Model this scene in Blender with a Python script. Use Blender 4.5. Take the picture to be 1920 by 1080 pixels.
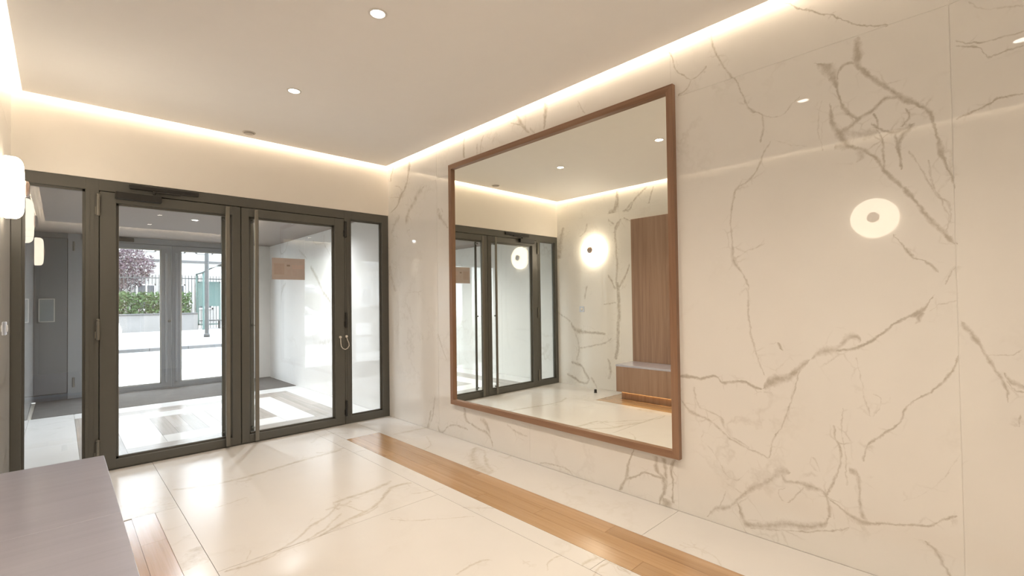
import bpy, bmesh, math, random
from mathutils import Vector, Matrix
random.seed(7)
for o in list(bpy.data.objects): bpy.data.objects.remove(o, do_unlink=True)
SC = bpy.context.scene
COL = SC.collection

# ------------------------------------------------------------------ camera
cam_d = bpy.data.cameras.new('camera'); cam = bpy.data.objects.new('camera', cam_d); COL.objects.link(cam)
F_PX, YAW, PITCH, ROLL = 885.0, math.radians(43.763), math.radians(0.9645), math.radians(-0.7473)
cam_d.sensor_width = 36.0; cam_d.lens = F_PX/1920*36.0
cam_d.shift_y = 10.2/1920; cam_d.clip_start = 0.02; cam_d.clip_end = 300
fw = Vector((math.sin(YAW)*math.cos(PITCH), math.cos(YAW)*math.cos(PITCH), math.sin(PITCH)))
rt = Vector((math.cos(YAW), -math.sin(YAW), 0)); up = rt.cross(fw)
rt2 = rt*math.cos(ROLL)+up*math.sin(ROLL); up2 = up*math.cos(ROLL)-rt*math.sin(ROLL)
cam.matrix_world = Matrix(((rt2.x, up2.x, -fw.x, 0), (rt2.y, up2.y, -fw.y, 0), (rt2.z, up2.z, -fw.z, 1.25), (0, 0, 0, 1)))
SC.camera = cam

# ------------------------------------------------------------------ world, exposure, light levels
SC.view_settings.view_transform = 'Standard'; SC.view_settings.look = 'None'
SC.view_settings.gamma = 1.0; SC.view_settings.exposure = 0.60
SC.view_settings.use_curve_mapping = False
SKY = 7.0            # bright overcast daylight in the street
SPOT = 54.0          # recessed ceiling downlights, watts each
STRIP = 20.0         # LED strips in the ceiling slot
GLOBE = 8.4         # opal wall lights
WARM = (1.0, 0.82, 0.62)
w = bpy.data.worlds.new('overcast'); SC.world = w; w.use_nodes = True
bg = w.node_tree.nodes['Background']
bg.inputs[0].default_value = (0.87, 0.93, 1.0, 1); bg.inputs[1].default_value = SKY

# ------------------------------------------------------------------ measures (metres)
XR, XL, YF, ZC, GAP = 2.644, -0.2485, 4.7385, 2.756, 0.055
YB = -2.0            # back wall
YO = 8.85            # street door plane
ZV = 2.26            # lobby (airlock) ceiling
# ------------------------------------------------------------------ mesh helpers
class MB:
    def __init__(self): self.v=[]; self.f=[]; self.sm=[]
    def add(self, vs, fs, smooth=False):
        n=len(self.v); self.v+= [tuple(p) for p in vs]; self.f+= [tuple(i+n for i in q) for q in fs]; self.sm+=[smooth]*len(fs); return self
    def box(self, x0,x1,y0,y1,z0,z1, b=0.0):
        if x0>x1: x0,x1=x1,x0
        if y0>y1: y0,y1=y1,y0
        if z0>z1: z0,z1=z1,z0
        if b<=0:
            vs=[(x,y,z) for z in (z0,z1) for y in (y0,y1) for x in (x0,x1)]
            return self.add(vs,[(0,2,3,1),(4,5,7,6),(0,1,5,4),(2,6,7,3),(0,4,6,2),(1,3,7,5)])
        bm=bmesh.new()
        bmesh.ops.create_cube(bm,size=1,matrix=Matrix.Translation(((x0+x1)/2,(y0+y1)/2,(z0+z1)/2))@Matrix.Diagonal((x1-x0,y1-y0,z1-z0,1)))
        bmesh.ops.bevel(bm,geom=bm.edges[:],offset=min(b,(x1-x0)/2.2,(y1-y0)/2.2,(z1-z0)/2.2),segments=1,affect='EDGES')
        bm.verts.index_update()
        self.add([q.co[:] for q in bm.verts],[[q.index for q in f.verts] for f in bm.faces]); bm.free(); return self
    def lathe(self, prof, o, axis='z', n=32, smooth=True):
        vs=[];fs=[];m=len(prof)
        for k in range(n):
            a=2*math.pi*k/n
            for r,h in prof:
                c,s=r*math.cos(a),r*math.sin(a)
                vs.append({'z':(o[0]+c,o[1]+s,o[2]+h),'x':(o[0]+h,o[1]+c,o[2]+s),'y':(o[0]+s,o[1]+h,o[2]+c)}[axis])
        for k in range(n):
            k2=(k+1)%n
            for i in range(m-1): fs.append((k*m+i,k2*m+i,k2*m+i+1,k*m+i+1))
        if prof[0][0]>1e-6: fs.append(tuple(k*m for k in range(n))[::-1])
        if prof[-1][0]>1e-6: fs.append(tuple(k*m+m-1 for k in range(n)))
        return self.add(vs,fs,smooth)
    def cyl(self,o,r,h,axis='z',n=20): return self.lathe([(r,0),(r,h)],o,axis,n,False)
    def tube(self,pts,r,n=8):
        pts=[Vector(p) for p in pts]; vs=[];fs=[]
        for i,p in enumerate(pts):
            t=(pts[min(i+1,len(pts)-1)]-pts[max(i-1,0)]).normalized()
            a=t.orthogonal().normalized() if i==0 else (a-t*a.dot(t)).normalized()
            b=t.cross(a); rr=r[i] if isinstance(r,(list,tuple)) else r
            for k in range(n):
                q=2*math.pi*k/n; vs.append(p+(a*math.cos(q)+b*math.sin(q))*rr)
        for i in range(len(pts)-1):
            for k in range(n): fs.append((i*n+k,i*n+(k+1)%n,(i+1)*n+(k+1)%n,(i+1)*n+k))
        fs.append(tuple(range(n))[::-1]); fs.append(tuple(range((len(pts)-1)*n,len(pts)*n)))
        return self.add(vs,fs,True)
    def build(self,name,mat,parent=None):
        me=bpy.data.meshes.new(name); me.from_pydata(self.v,[],self.f); me.update()
        for p,s in zip(me.polygons,self.sm): p.use_smooth=s
        bm=bmesh.new(); bm.from_mesh(me); bmesh.ops.recalc_face_normals(bm,faces=bm.faces[:]); bm.to_mesh(me); bm.free()
        me.materials.append(mat)
        o=bpy.data.objects.new(name,me); COL.objects.link(o)
        if parent is not None:
            o.parent=parent; o.matrix_parent_inverse=Matrix.Translation(-parent.location) if parent.parent is None else Matrix.Identity(4)
            if parent.parent is not None:
                o.matrix_parent_inverse=Matrix.Identity(4)
        return o
def box(name,mat,parent,*a,b=0.0): return MB().box(*a,b=b).build(name,mat,parent)
def tag(o,label=None,cat=None,group=None,kind=None):
    if label: o['label']=label
    if cat: o['category']=cat
    if group: o['group']=group
    if kind: o['kind']=kind
    return o
def empty(name,loc,label=None,cat=None,group=None,kind=None):
    o=bpy.data.objects.new(name,None); COL.objects.link(o); o.location=loc; o.empty_display_size=.1
    return tag(o,label,cat,group,kind)
def kids(o): return [c for c in bpy.data.objects if c.parent==o]
def copy_tree(o,dx=(0,0,0),parent=None):
    c=o.copy(); COL.objects.link(c)
    if parent is None: c.location=Vector(o.location)+Vector(dx)
    else: c.parent=parent; c.matrix_parent_inverse=o.matrix_parent_inverse.copy()
    for ch in kids(o): copy_tree(ch,dx,c)
    return c

# ------------------------------------------------------------------ materials
class NT:
    def __init__(s,name):
        s.m=bpy.data.materials.new(name); s.m.use_nodes=True; s.t=s.m.node_tree; s.t.nodes.clear()
        s.out=s.t.nodes.new('ShaderNodeOutputMaterial')
    def n(s,typ,**k):
        q=s.t.nodes.new('ShaderNode'+typ)
        for a,b in k.items(): setattr(q,a,b)
        return q
    def l(s,a,b): s.t.links.new(a,b)
    def put(s,v,sock):
        if isinstance(v,(int,float)): sock.default_value=v
        elif isinstance(v,tuple): sock.default_value=(*v,1) if len(v)==3 and len(sock.default_value)==4 else v
        else: s.l(v,sock)
    def math(s,op,a,b=0.0,c=0.0,clamp=False):
        q=s.n('Math',operation=op,use_clamp=clamp)
        for k,v in enumerate((a,b,c)): s.put(v,q.inputs[k])
        return q.outputs[0]
    def mix(s,f,a,b):
        q=s.n('Mix',data_type='RGBA'); s.put(f,q.inputs[0]); s.put(a,q.inputs[6]); s.put(b,q.inputs[7]); return q.outputs[2]
    def noise(s,vec,scale,detail=3,rough=.55,out=0):
        q=s.n('TexNoise'); q.inputs['Scale'].default_value=scale; q.inputs['Detail'].default_value=detail; q.inputs['Roughness'].default_value=rough
        if vec is not None: s.l(vec,q.inputs['Vector'])
        return q.outputs[out]
    def pos(s): return s.n('NewGeometry').outputs['Position']
    def scale(s,vec,sc,off=(0,0,0)):
        q=s.n('Mapping'); q.inputs['Scale'].default_value=sc; q.inputs['Location'].default_value=off; s.l(vec,q.inputs['Vector']); return q.outputs[0]
    def ramp(s,f,stops):
        q=s.n('ValToRGB'); e=q.color_ramp.elements
        while len(e)<len(stops): e.new(.5)
        for k,(p,c) in enumerate(stops): e[k].position=p; e[k].color=(*c,1) if len(c)==3 else c
        s.put(f,q.inputs[0]); return q.outputs[0]
    def bsdf(s,col,rough=.5,metal=0.0,spec=.5,bump=None,bs=.2,bd=.002,coat=0.0):
        b=s.n('BsdfPrincipled'); s.put(col,b.inputs['Base Color']); s.put(rough,b.inputs['Roughness'])
        b.inputs['Metallic'].default_value=metal; b.inputs['Specular IOR Level'].default_value=spec
        if coat: b.inputs['Coat Weight'].default_value=coat; b.inputs['Coat Roughness'].default_value=.19; b.inputs['Coat IOR'].default_value=1.9
        if bump is not None:
            q=s.n('Bump'); q.inputs['Strength'].default_value=bs; q.inputs['Distance'].default_value=bd; s.l(bump,q.inputs['Height']); s.l(q.outputs[0],b.inputs['Normal'])
        s.l(b.outputs[0],s.out.inputs[0]); return s.m
def plain(name,col,rough=.5,metal=0.0,var=.06,scale=8,spec=.5):
    t=NT(name); nz=t.noise(t.pos(),scale,4)
    a=tuple(c*(1-var) for c in col); b=tuple(min(1,c*(1+var)) for c in col)
    return t.bsdf(t.mix(nz,a,b),rough,metal,spec)
def emit(name,col,strength):
    t=NT(name); e=t.n('Emission'); e.inputs[0].default_value=(*col,1); e.inputs[1].default_value=strength
    t.l(e.outputs[0],t.out.inputs[0]); return t.m
def glass(name,tint=(.965,.98,.985),k=1.0):
    t=NT(name); lw=t.n('LayerWeight'); lw.inputs[0].default_value=.5
    f=t.math('POWER',lw.outputs['Facing'],5.0); f=t.math('MULTIPLY_ADD',f,.92,.045*k,True)
    tr=t.n('BsdfTransparent'); tr.inputs[0].default_value=(*tint,1)
    gl=t.n('BsdfGlossy'); gl.inputs['Roughness'].default_value=0.0; gl.inputs['Color'].default_value=(1,1,1,1)
    mx=t.n('MixShader'); t.l(f,mx.inputs[0]); t.l(tr.outputs[0],mx.inputs[1]); t.l(gl.outputs[0],mx.inputs[2]); t.l(mx.outputs[0],t.out.inputs[0])
    return t.m
def wood(name,c0,c1,c2,axis='z',scale=1.0,rough=.4,spec=.5,per_obj=.0,coat=0.0):
    """straight-grained veneer: streaks stretched along one axis, pores, slow tone drift"""
    t=NT(name); p=t.pos()
    if per_obj:
        oi=t.n('ObjectInfo'); cv=t.n('CombineXYZ'); r=t.math('MULTIPLY',oi.outputs['Random'],37.0)
        for k in range(3): t.l(r,cv.inputs[k])
        va=t.n('VectorMath',operation='ADD'); t.l(p,va.inputs[0]); t.l(cv.outputs[0],va.inputs[1]); p=va.outputs[0]
    k={'x':0,'y':1,'z':2}[axis]
    s1=[26*scale]*3; s1[k]=.9*scale; s2=[160*scale]*3; s2[k]=3.5*scale; s3=[5*scale]*3; s3[k]=.5*scale
    a=t.noise(t.scale(p,tuple(s1)),1,4,.6); b=t.noise(t.scale(p,tuple(s2)),1,3,.6); c=t.noise(t.scale(p,tuple(s3)),1,2,.5)
    g=t.math('MULTIPLY_ADD',a,.6,t.math('MULTIPLY_ADD',b,.25,t.math('MULTIPLY',c,.35)))
    col=t.ramp(g,[(.34,c0),(.58,c1),(.84,c2)])
    if per_obj:
        m=t.math('MULTIPLY_ADD',oi.outputs['Random'],per_obj,1-per_obj/2)
        hv=t.n('HueSaturation'); t.l(col,hv.inputs['Color']); t.l(m,hv.inputs['Value']); col=hv.outputs[0]
    return t.bsdf(col,rough,0,spec,bump=b,bs=.08,bd=.001,coat=coat)

def split_vein(P):
    """cut a polyline into runs that are monotonic along one axis -> (axis, points)"""
    out=[]; i=0; n=len(P)
    while i<n-1:
        best=None
        for ax in (0,1):
            sg=P[i+1][ax]-P[i][ax]; sgn=1 if sg>0 else -1
            def ok(m):
                d=(P[m+1][ax]-P[m][ax])*sgn; return d>1e-4 and abs(P[m+1][1-ax]-P[m][1-ax])<=3.5*d
            if not ok(i): continue
            j=i+1
            while j<n-1 and ok(j): j+=1
            if best is None or j>best[1] or (j==best[1] and abs(P[j][ax]-P[i][ax])>best[2]): best=(ax,j,abs(P[j][ax]-P[i][ax]))
        if best is None: i+=1; continue
        ax,j,_=best; seg=P[i:j+1]
        out.append((ax,seg if seg[0][ax]<seg[-1][ax] else seg[::-1])); i=j
    return out
def marble(name,plane,veins=(),base=(.82,.80,.765),vein_col=(.41,.37,.31),rough=.018,bgv=.35,seed=0.0,spec=.5,jit=1.0):
    """white calacatta-like marble. plane: the two world axes of the slab; veins: (strength, [(u,v,width)...]) in metres.
    Each vein is a pair of float curves (centre line, half width) roughened by noise."""
    t=NT(name); p=t.pos(); off=t.scale(p,(1,1,1),(seed*3.1,seed*1.7,seed*2.3))
    n1=t.noise(off,5.5,2,.5,1); n2=t.noise(off,38,5,.66,1)
    def centred(n,amp):
        q=t.n('VectorMath',operation='MULTIPLY_ADD'); t.l(n,q.inputs[0]); q.inputs[1].default_value=(amp,)*3; q.inputs[2].default_value=(-.5*amp,)*3; return q.outputs[0]
    a1=t.n('VectorMath',operation='ADD'); t.l(p,a1.inputs[0]); t.l(centred(n1,.034*jit),a1.inputs[1])
    a2=t.n('VectorMath',operation='ADD'); t.l(a1.outputs[0],a2.inputs[0]); t.l(centred(n2,.023*jit),a2.inputs[1])
    sx=t.n('SeparateXYZ'); t.l(a2.outputs[0],sx.inputs[0]); UV=[sx.outputs['xyz'.index(c)] for c in plane]
    acc=None
    for st,P in veins:
        for ax,seg in split_vein(P):
            u0,u1=seg[0][ax],seg[-1][ax]; L=u1-u0
            if L<.004: continue
            cs=[q[1-ax] for q in seg]; c0=min(cs); c1=max(cs); C=max(c1-c0,.001)
            ws=[]
            for k,q in enumerate(seg):
                a=seg[max(k-1,0)]; b=seg[min(k+1,len(seg)-1)]
                sl=(b[1-ax]-a[1-ax])/max(b[ax]-a[ax],1e-4); ws.append(q[2]*.5*math.sqrt(1+min(sl*sl,12)))
            W=max(ws)
            u=t.math('MULTIPLY_ADD',UV[ax],1/L,-u0/L)
            def curve(pts):
                q=t.n('FloatCurve'); m=q.mapping; cv=m.curves[0]
                cv.points[0].location=pts[0]; cv.points[1].location=pts[-1]
                for x,y in pts[1:-1]: cv.points.new(x,y)
                for pt in cv.points: pt.handle_type='AUTO_CLAMPED'
                m.extend='HORIZONTAL'; m.update(); t.l(u,q.inputs['Value']); return q.outputs[0]
            cc=curve([((q[ax]-u0)/L,(q[1-ax]-c0)/C) for q in seg])
            e=min(.03,.01/L*1.0+.008); wl=[((q[ax]-u0)/L,wv/W) for q,wv in zip(seg,ws)]
            wl=[(0,0.0005),(e,wl[0][1]*.9)]+[x for x in wl[1:-1] if e<x[0]<1-e]+[(1-e,wl[-1][1]*.9),(1,0.0005)]
            ww=curve(wl)
            d=t.math('SUBTRACT',t.math('MULTIPLY_ADD',UV[1-ax],1/C,-c0/C),cc)      # in units of C
            d=t.math('DIVIDE',d,t.math('MULTIPLY',ww,W/C))
            d=t.math('ABSOLUTE',d)
            v=t.math('MULTIPLY_ADD',d,-st*.95,st*1.48)
            acc=v if acc is None else t.math('MAXIMUM',acc,v)
    if acc is not None:
        wm=t.noise(off,21,5,.68); acc=t.math('ADD',acc,t.math('MULTIPLY_ADD',wm,1.5,-.80))
        # hair-fine crackle that only follows the broad veins
        vo=t.n('TexVoronoi',feature='DISTANCE_TO_EDGE'); vo.inputs['Scale'].default_value=10.5; t.l(a2.outputs[0],vo.inputs['Vector'])
        cr=t.math('MULTIPLY_ADD',vo.outputs['Distance'],-13.0,.62); gt=t.math('MULTIPLY_ADD',t.noise(off,6.5,3),3.4,-1.5,True)
        acc=t.math('MAXIMUM',acc,t.math('MULTIPLY',t.math('MULTIPLY',t.math('MAXIMUM',cr,0.0),t.math('MULTIPLY_ADD',acc,.30,1.2,True)),gt))
    # faint natural background veining
    wn=t.noise(off,1.3,6,.62); b1=t.math('SUBTRACT',1.0,t.math('MULTIPLY',t.math('ABSOLUTE',t.math('SUBTRACT',wn,.5)),46.0))
    mk=t.noise(t.scale(off,(1,1,1),(9,4,2)),1.1,2); mk=t.math('MULTIPLY_ADD',mk,4.0,-2.0,True)
    b1=t.math('MULTIPLY',t.math('MAXIMUM',b1,0.0),t.math('MULTIPLY',mk,bgv))
    acc=b1 if acc is None else t.math('MAXIMUM',acc,b1)
    brk=t.noise(off,30,4,.6); brk=t.math('MULTIPLY_ADD',brk,1.9,-.10,True)
    acc=t.math('MULTIPLY',t.math('MINIMUM',t.math('MAXIMUM',acc,0.0),.86),brk)
    mot=t.noise(off,3.0,4,.6); c=t.mix(mot,tuple(x*.955 for x in base),tuple(min(1,x*1.03) for x in base))
    vt=t.noise(off,8,2); vc=t.mix(vt,vein_col,tuple(min(1,x*1.25) for x in vein_col))
    col=t.mix(acc,c,vc)
    return t.bsdf(col,rough,0,spec)

# traced marble veins: (strength, [(u, v, width) ...]) in metres on the wall or floor plane
V_RIGHT = [
 (0.75, [(0.816,2.793,0.0073),(0.718,2.726,0.0073),(0.683,2.687,0.0073),(0.593,2.629,0.0073),(0.54,2.585,0.0067),(0.478,2.522,0.0063),(0.428,2.485,0.0071),(0.38,2.462,0.007),(0.333,2.45,0.0071)]),
 (0.60, [(1.39,2.78,0.01),(1.349,2.691,0.009),(1.333,2.628,0.0085),(1.284,2.568,0.0085),(1.228,2.52,0.0091),(1.173,2.539,0.0108),(1.141,2.565,0.0114)]),
 (0.60, [(1.228,2.52,0.0113),(1.27,2.471,0.0114),(1.32,2.453,0.0117)]),
 (0.50, [(1.122,2.771,0.0122),(1.101,2.671,0.011),(1.074,2.578,0.011),(1.032,2.502,0.0095),(1.008,2.457,0.0103),(0.977,2.417,0.0098),(0.957,2.36,0.01),(0.931,2.279,0.0095),(0.899,2.234,0.01),(0.854,2.199,0.0095),(0.855,2.137,0.0108),(0.869,2.07,0.0112)]),
 (0.50, [(0.818,2.057,0.0106),(0.851,2.003,0.01),(0.872,1.945,0.01),(0.913,1.89,0.0106),(0.967,1.858,0.0108),(0.998,1.834,0.0103),(1.014,1.757,0.0102),(1.024,1.671,0.0102),(1.021,1.598,0.009),(1.019,1.525,0.017),(1.006,1.444,0.0194),(0.977,1.377,0.0089),(0.945,1.305,0.0098)]),
 (0.40, [(0.945,1.305,0.009),(0.942,1.121,0.0091),(0.924,0.994,0.0095),(0.868,0.846,0.004)]),
 (0.30, [(0.854,2.206,0.0071),(0.778,2.177,0.0073),(0.729,2.21,0.0072),(0.681,2.248,0.0072)]),
 (0.30, [(1.006,1.466,0.0081),(0.934,1.503,0.0067),(0.854,1.538,0.0076)]),
 (0.80, [(0.444,2.445,0.0253),(0.443,2.368,0.0305),(0.449,2.327,0.025),(0.422,2.28,0.0212),(0.385,2.23,0.0194),(0.338,2.172,0.0194),(0.303,2.127,0.0189),(0.267,2.09,0.0201),(0.233,2.056,0.0153),(0.208,2.02,0.0166),(0.201,1.979,0.0112),(0.185,1.918,0.0092),(0.172,1.859,0.0155),(0.159,1.8,0.0104),(0.14,1.741,0.0082),(0.129,1.684,0.0063)]),
 (0.80, [(0.618,2.387,0.0041),(0.588,2.366,0.022),(0.561,2.331,0.043),(0.541,2.279,0.0255),(0.531,2.237,0.014),(0.516,2.182,0.0102),(0.497,2.125,0.0175),(0.467,2.079,0.0184),(0.449,2.062,0.0081)]),
 (0.70, [(0.447,2.322,0.013),(0.492,2.334,0.0133),(0.515,2.318,0.0135),(0.53,2.275,0.0128)]),
 (0.70, [(0.452,2.065,0.0184),(0.397,2.089,0.0179),(0.378,2.107,0.0184),(0.339,2.131,0.0177),(0.303,2.127,0.017)]),
 (0.75, [(0.554,2.175,0.0071),(0.55,2.103,0.0171),(0.54,2.05,0.0226),(0.52,2.006,0.0264),(0.5,1.957,0.0208),(0.45,1.926,0.018),(0.421,1.901,0.0175),(0.392,1.876,0.0156),(0.364,1.822,0.0149),(0.337,1.781,0.0156),(0.302,1.733,0.0156),(0.267,1.68,0.0156),(0.234,1.624,0.0149),(0.201,1.563,0.0163),(0.169,1.514,0.0156),(0.13,1.46,0.0136)]),
 (0.70, [(0.447,2.067,0.0184),(0.488,2.035,0.0188),(0.525,2.02,0.0184)]),
 (0.70, [(0.497,2.113,0.0134),(0.472,2.09,0.013),(0.447,2.063,0.0125)]),
 (0.65, [(0.408,2.025,0.0125),(0.389,2.008,0.0134),(0.361,1.982,0.0136),(0.324,1.967,0.021),(0.297,1.971,0.0149),(0.27,1.989,0.0134)]),
 (0.60, [(0.393,2.075,0.0091),(0.384,2.019,0.0108),(0.399,2.005,0.0117)]),
 (0.60, [(0.281,2.071,0.0081),(0.273,2.034,0.0089),(0.292,1.999,0.0106),(0.301,1.984,0.0113)]),
 (0.65, [(0.265,1.991,0.0156),(0.293,1.947,0.0219),(0.307,1.909,0.0126),(0.299,1.855,0.009),(0.296,1.796,0.008)]),
 (0.60, [(0.324,1.961,0.0104),(0.312,1.916,0.0112),(0.309,1.892,0.011)]),
 (0.60, [(0.389,1.996,0.0095),(0.367,1.93,0.0092),(0.359,1.857,0.01),(0.365,1.81,0.0095)]),
 (0.40, [(0.272,1.883,0.0072),(0.238,1.807,0.0058),(0.214,1.745,0.0072),(0.182,1.671,0.0071),(0.151,1.622,0.0063),(0.152,1.556,0.006)]),
 (0.40, [(0.212,1.823,0.0071),(0.198,1.73,0.0073),(0.167,1.635,0.0076),(0.156,1.557,0.0061),(0.169,1.514,0.0072)]),
 (0.50, [(0.547,1.963,0.026),(0.521,1.959,0.033),(0.495,1.95,0.0122)]),
 (0.50, [(0.455,1.928,0.0133),(0.446,1.889,0.0314),(0.463,1.87,0.0128)]),
 (0.40, [(0.509,2.029,0.0298),(0.468,2.005,0.0306),(0.419,1.98,0.032),(0.38,1.982,0.0316)]),
 (0.60, [(0.333,1.527,0.004),(0.311,1.49,0.0071),(0.29,1.459,0.0099),(0.268,1.417,0.0103),(0.23,1.397,0.0073),(0.205,1.372,0.0108),(0.187,1.344,0.0071)]),
 (0.30, [(0.591,2.193,0.0054),(0.605,2.068,0.0061),(0.595,2,0.005),(0.588,1.954,0.005)]),
 (0.30, [(0.806,2.061,0.0051),(0.733,2.022,0.0051),(0.657,1.996,0.005)]),
 (0.70, [(0.121,1.97,0.0082),(0.064,1.988,0.0081),(0.027,1.998,0.0082),(-0.003,2.017,0.0082),(-0.031,2.014,0.0081),(-0.066,2.015,0.0081)]),
 (0.50, [(0.12,2.291,0.0081),(0.074,2.266,0.007),(0.014,2.253,0.007),(-0.029,2.255,0.0071),(-0.071,2.258,0.0071)]),
 (0.55, [(0.121,2.272,0.0071),(0.052,2.236,0.0063),(0.023,2.187,0.0071),(-0.021,2.196,0.0073),(-0.07,2.202,0.0073)]),
 (0.30, [(0.078,2.431,0.0063),(0.026,2.385,0.006),(-0.032,2.369,0.006),(-0.073,2.355,0.0071)]),
 (0.45, [(0.13,1.368,0.005),(0.153,1.336,0.0042),(0.174,1.293,0.0042)]),
 (0.75, [(1.353,0.779,0.0136),(1.303,0.8,0.019),(1.239,0.795,0.014),(1.132,0.815,0.0133),(1.088,0.786,0.0132),(0.989,0.802,0.0132),(0.922,0.787,0.0126),(0.885,0.782,0.0124)]),
 (0.75, [(0.885,0.782,0.005),(0.844,0.818,0.0418),(0.781,0.842,0.0326),(0.732,0.876,0.0266),(0.702,0.916,0.0234),(0.662,0.952,0.0094)]),
 (0.50, [(0.662,0.952,0.0067),(0.616,0.987,0.0301),(0.562,0.997,0.0307),(0.529,1.037,0.03),(0.488,1.064,0.025),(0.463,1.047,0.017)]),
 (0.75, [(0.562,0.991,0.012),(0.51,1.001,0.0124),(0.458,1.029,0.0114),(0.409,1.061,0.0108),(0.37,1.099,0.0108),(0.332,1.135,0.0112),(0.287,1.159,0.0108),(0.247,1.182,0.0224),(0.225,1.214,0.0071),(0.203,1.261,0.0042)]),
 (0.60, [(0.239,1.182,0.02),(0.259,1.134,0.013)]),
 (0.30, [(0.217,1.188,0.0045),(0.175,1.221,0.0054),(0.131,1.237,0.0051)]),
 (0.50, [(0.708,0.902,0.0073),(0.728,0.821,0.0082),(0.759,0.724,0.0082),(0.792,0.612,0.0082),(0.837,0.508,0.0082),(0.858,0.422,0.008)]),
 (0.45, [(1.338,0.687,0.0122),(1.275,0.595,0.017),(1.212,0.582,0.0112),(1.122,0.538,0.0122),(1.037,0.481,0.0108),(0.942,0.445,0.0098),(0.858,0.422,0.0108)]),
 (0.35, [(1.248,0.745,0.0104),(1.227,0.641,0.0108),(1.166,0.612,0.0103),(1.099,0.586,0.0099),(1.065,0.519,0.0099),(0.955,0.456,0.0094)]),
 (0.28, [(1.215,0.446,0.0092),(1.14,0.386,0.0078),(1.091,0.295,0.0085),(1.041,0.267,0.0071),(0.957,0.343,0.0058)]),
 (0.60, [(0.136,1.009,0.0076),(0.148,0.965,0.0072),(0.182,0.896,0.0085),(0.233,0.84,0.0081),(0.295,0.78,0.0085),(0.332,0.705,0.0085),(0.389,0.636,0.0094),(0.448,0.564,0.0086),(0.469,0.499,0.0092)]),
 (0.50, [(1.193,0.015,0.0072),(1.147,0.074,0.0211),(1.073,0.111,0.0201),(1.015,0.171,0.0191),(0.946,0.247,0.028),(0.867,0.31,0.0309),(0.803,0.367,0.0443),(0.761,0.378,0.022)]),
 (0.40, [(1.086,0.195,0.0091),(1.117,0.098,0.009)]),
 (0.60, [(1.023,0.155,0.0153),(1.003,0.09,0.0262),(0.964,0.046,0.0282),(0.872,0.069,0.035),(0.784,0.112,0.034),(0.713,0.129,0.0291),(0.633,0.155,0.0209),(0.611,0.201,0.015),(0.604,0.278,0.0139),(0.619,0.312,0.0156)]),
 (0.60, [(0.608,0.309,0.0103),(0.641,0.325,0.0171),(0.686,0.325,0.0332),(0.72,0.333,0.0165),(0.768,0.326,0.0175),(0.803,0.354,0.0208)]),
 (0.50, [(0.964,0.025,0.009),(0.773,0.083,0.0081),(0.569,0.154,0.008),(0.526,0.184,0.0071)]),
 (0.40, [(0.697,0.322,0.0072),(0.745,0.25,0.0072),(0.77,0.216,0.0078)]),
 (0.30, [(0.78,0.293,0.0057),(0.811,0.257,0.0071),(0.794,0.222,0.0078)]),
 (0.50, [(0.608,0.309,0.0089),(0.575,0.374,0.0095),(0.558,0.441,0.009),(0.551,0.518,0.0095),(0.571,0.576,0.0103),(0.58,0.643,0.0108)]),
 (0.35, [(0.536,0.732,0.0061),(0.543,0.618,0.0071),(0.535,0.533,0.0063),(0.531,0.448,0.0067),(0.522,0.376,0.0073)]),
 (0.60, [(0.598,0.293,0.0108),(0.546,0.258,0.0103),(0.495,0.231,0.0206),(0.465,0.223,0.0226),(0.426,0.23,0.01),(0.351,0.251,0.01),(0.245,0.286,0.0081),(0.194,0.325,0.0082),(0.149,0.348,0.0091)]),
 (0.55, [(0.521,0.45,0.031),(0.486,0.447,0.0233),(0.477,0.364,0.0108),(0.472,0.281,0.0134),(0.46,0.237,0.023)]),
 (0.35, [(0.66,0.474,0.0085),(0.644,0.446,0.0078),(0.628,0.411,0.0078)]),
 (0.70, [(0.802,1.022,0.01),(0.79,1.003,0.015),(0.781,0.987,0.0057)]),
 (0.55, [(0.259,0.217,0.0103),(0.23,0.189,0.0164),(0.206,0.143,0.0156),(0.183,0.098,0.0114)]),
 (0.30, [(0.48,0.972,0.0063),(0.461,0.889,0.0063),(0.449,0.769,0.0063),(0.436,0.711,0.0058)]),
 (0.30, [(0.424,0.809,0.0076),(0.395,0.789,0.0054),(0.416,0.726,0.0063)]),
 (0.20, [(0.326,0.36,0.0045),(0.259,0.408,0.0045),(0.19,0.499,0.004),(0.144,0.608,0.004)]),
 (0.60, [(0.125,1.151,0.0071),(0.098,1.103,0.0163),(0.062,1.025,0.0106),(0.034,0.954,0.0106),(0.007,0.885,0.01),(0.001,0.834,0.0045)]),
 (0.35, [(0.059,1.015,0.006),(0.004,1.014,0.005),(-0.039,1.037,0.0051)]),
 (0.60, [(0.013,0.941,0.0072),(-0.008,0.912,0.018),(-0.043,0.899,0.0163)]),
 (0.50, [(0.006,0.916,0.0058),(-0.021,0.883,0.0067),(-0.042,0.879,0.0061)]),
 (0.40, [(-0.033,0.789,0.0051),(-0.025,0.742,0.0051)]),
 (0.75, [(1.647,0.296,0.0071),(1.678,0.233,0.0112),(1.703,0.185,0.019),(1.721,0.109,0.022),(1.747,0.059,0.0221),(1.765,0.004,0.026)]),
 (0.75, [(1.721,0.102,0.013),(1.647,0.128,0.0122),(1.553,0.169,0.013),(1.492,0.168,0.0136),(1.441,0.168,0.0136)]),
 (0.75, [(1.505,0.286,0.025),(1.499,0.207,0.0256),(1.448,0.166,0.0322),(1.442,0.114,0.0233),(1.465,0.054,0.022),(1.484,0.002,0.011)]),
 (0.65, [(1.453,0.285,0.0279),(1.443,0.22,0.0215),(1.434,0.169,0.0219)]),
 (0.75, [(1.377,0.296,0.0261),(1.404,0.217,0.0173),(1.391,0.167,0.0117),(1.392,0.088,0.0117),(1.391,0.036,0.018)]),
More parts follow.
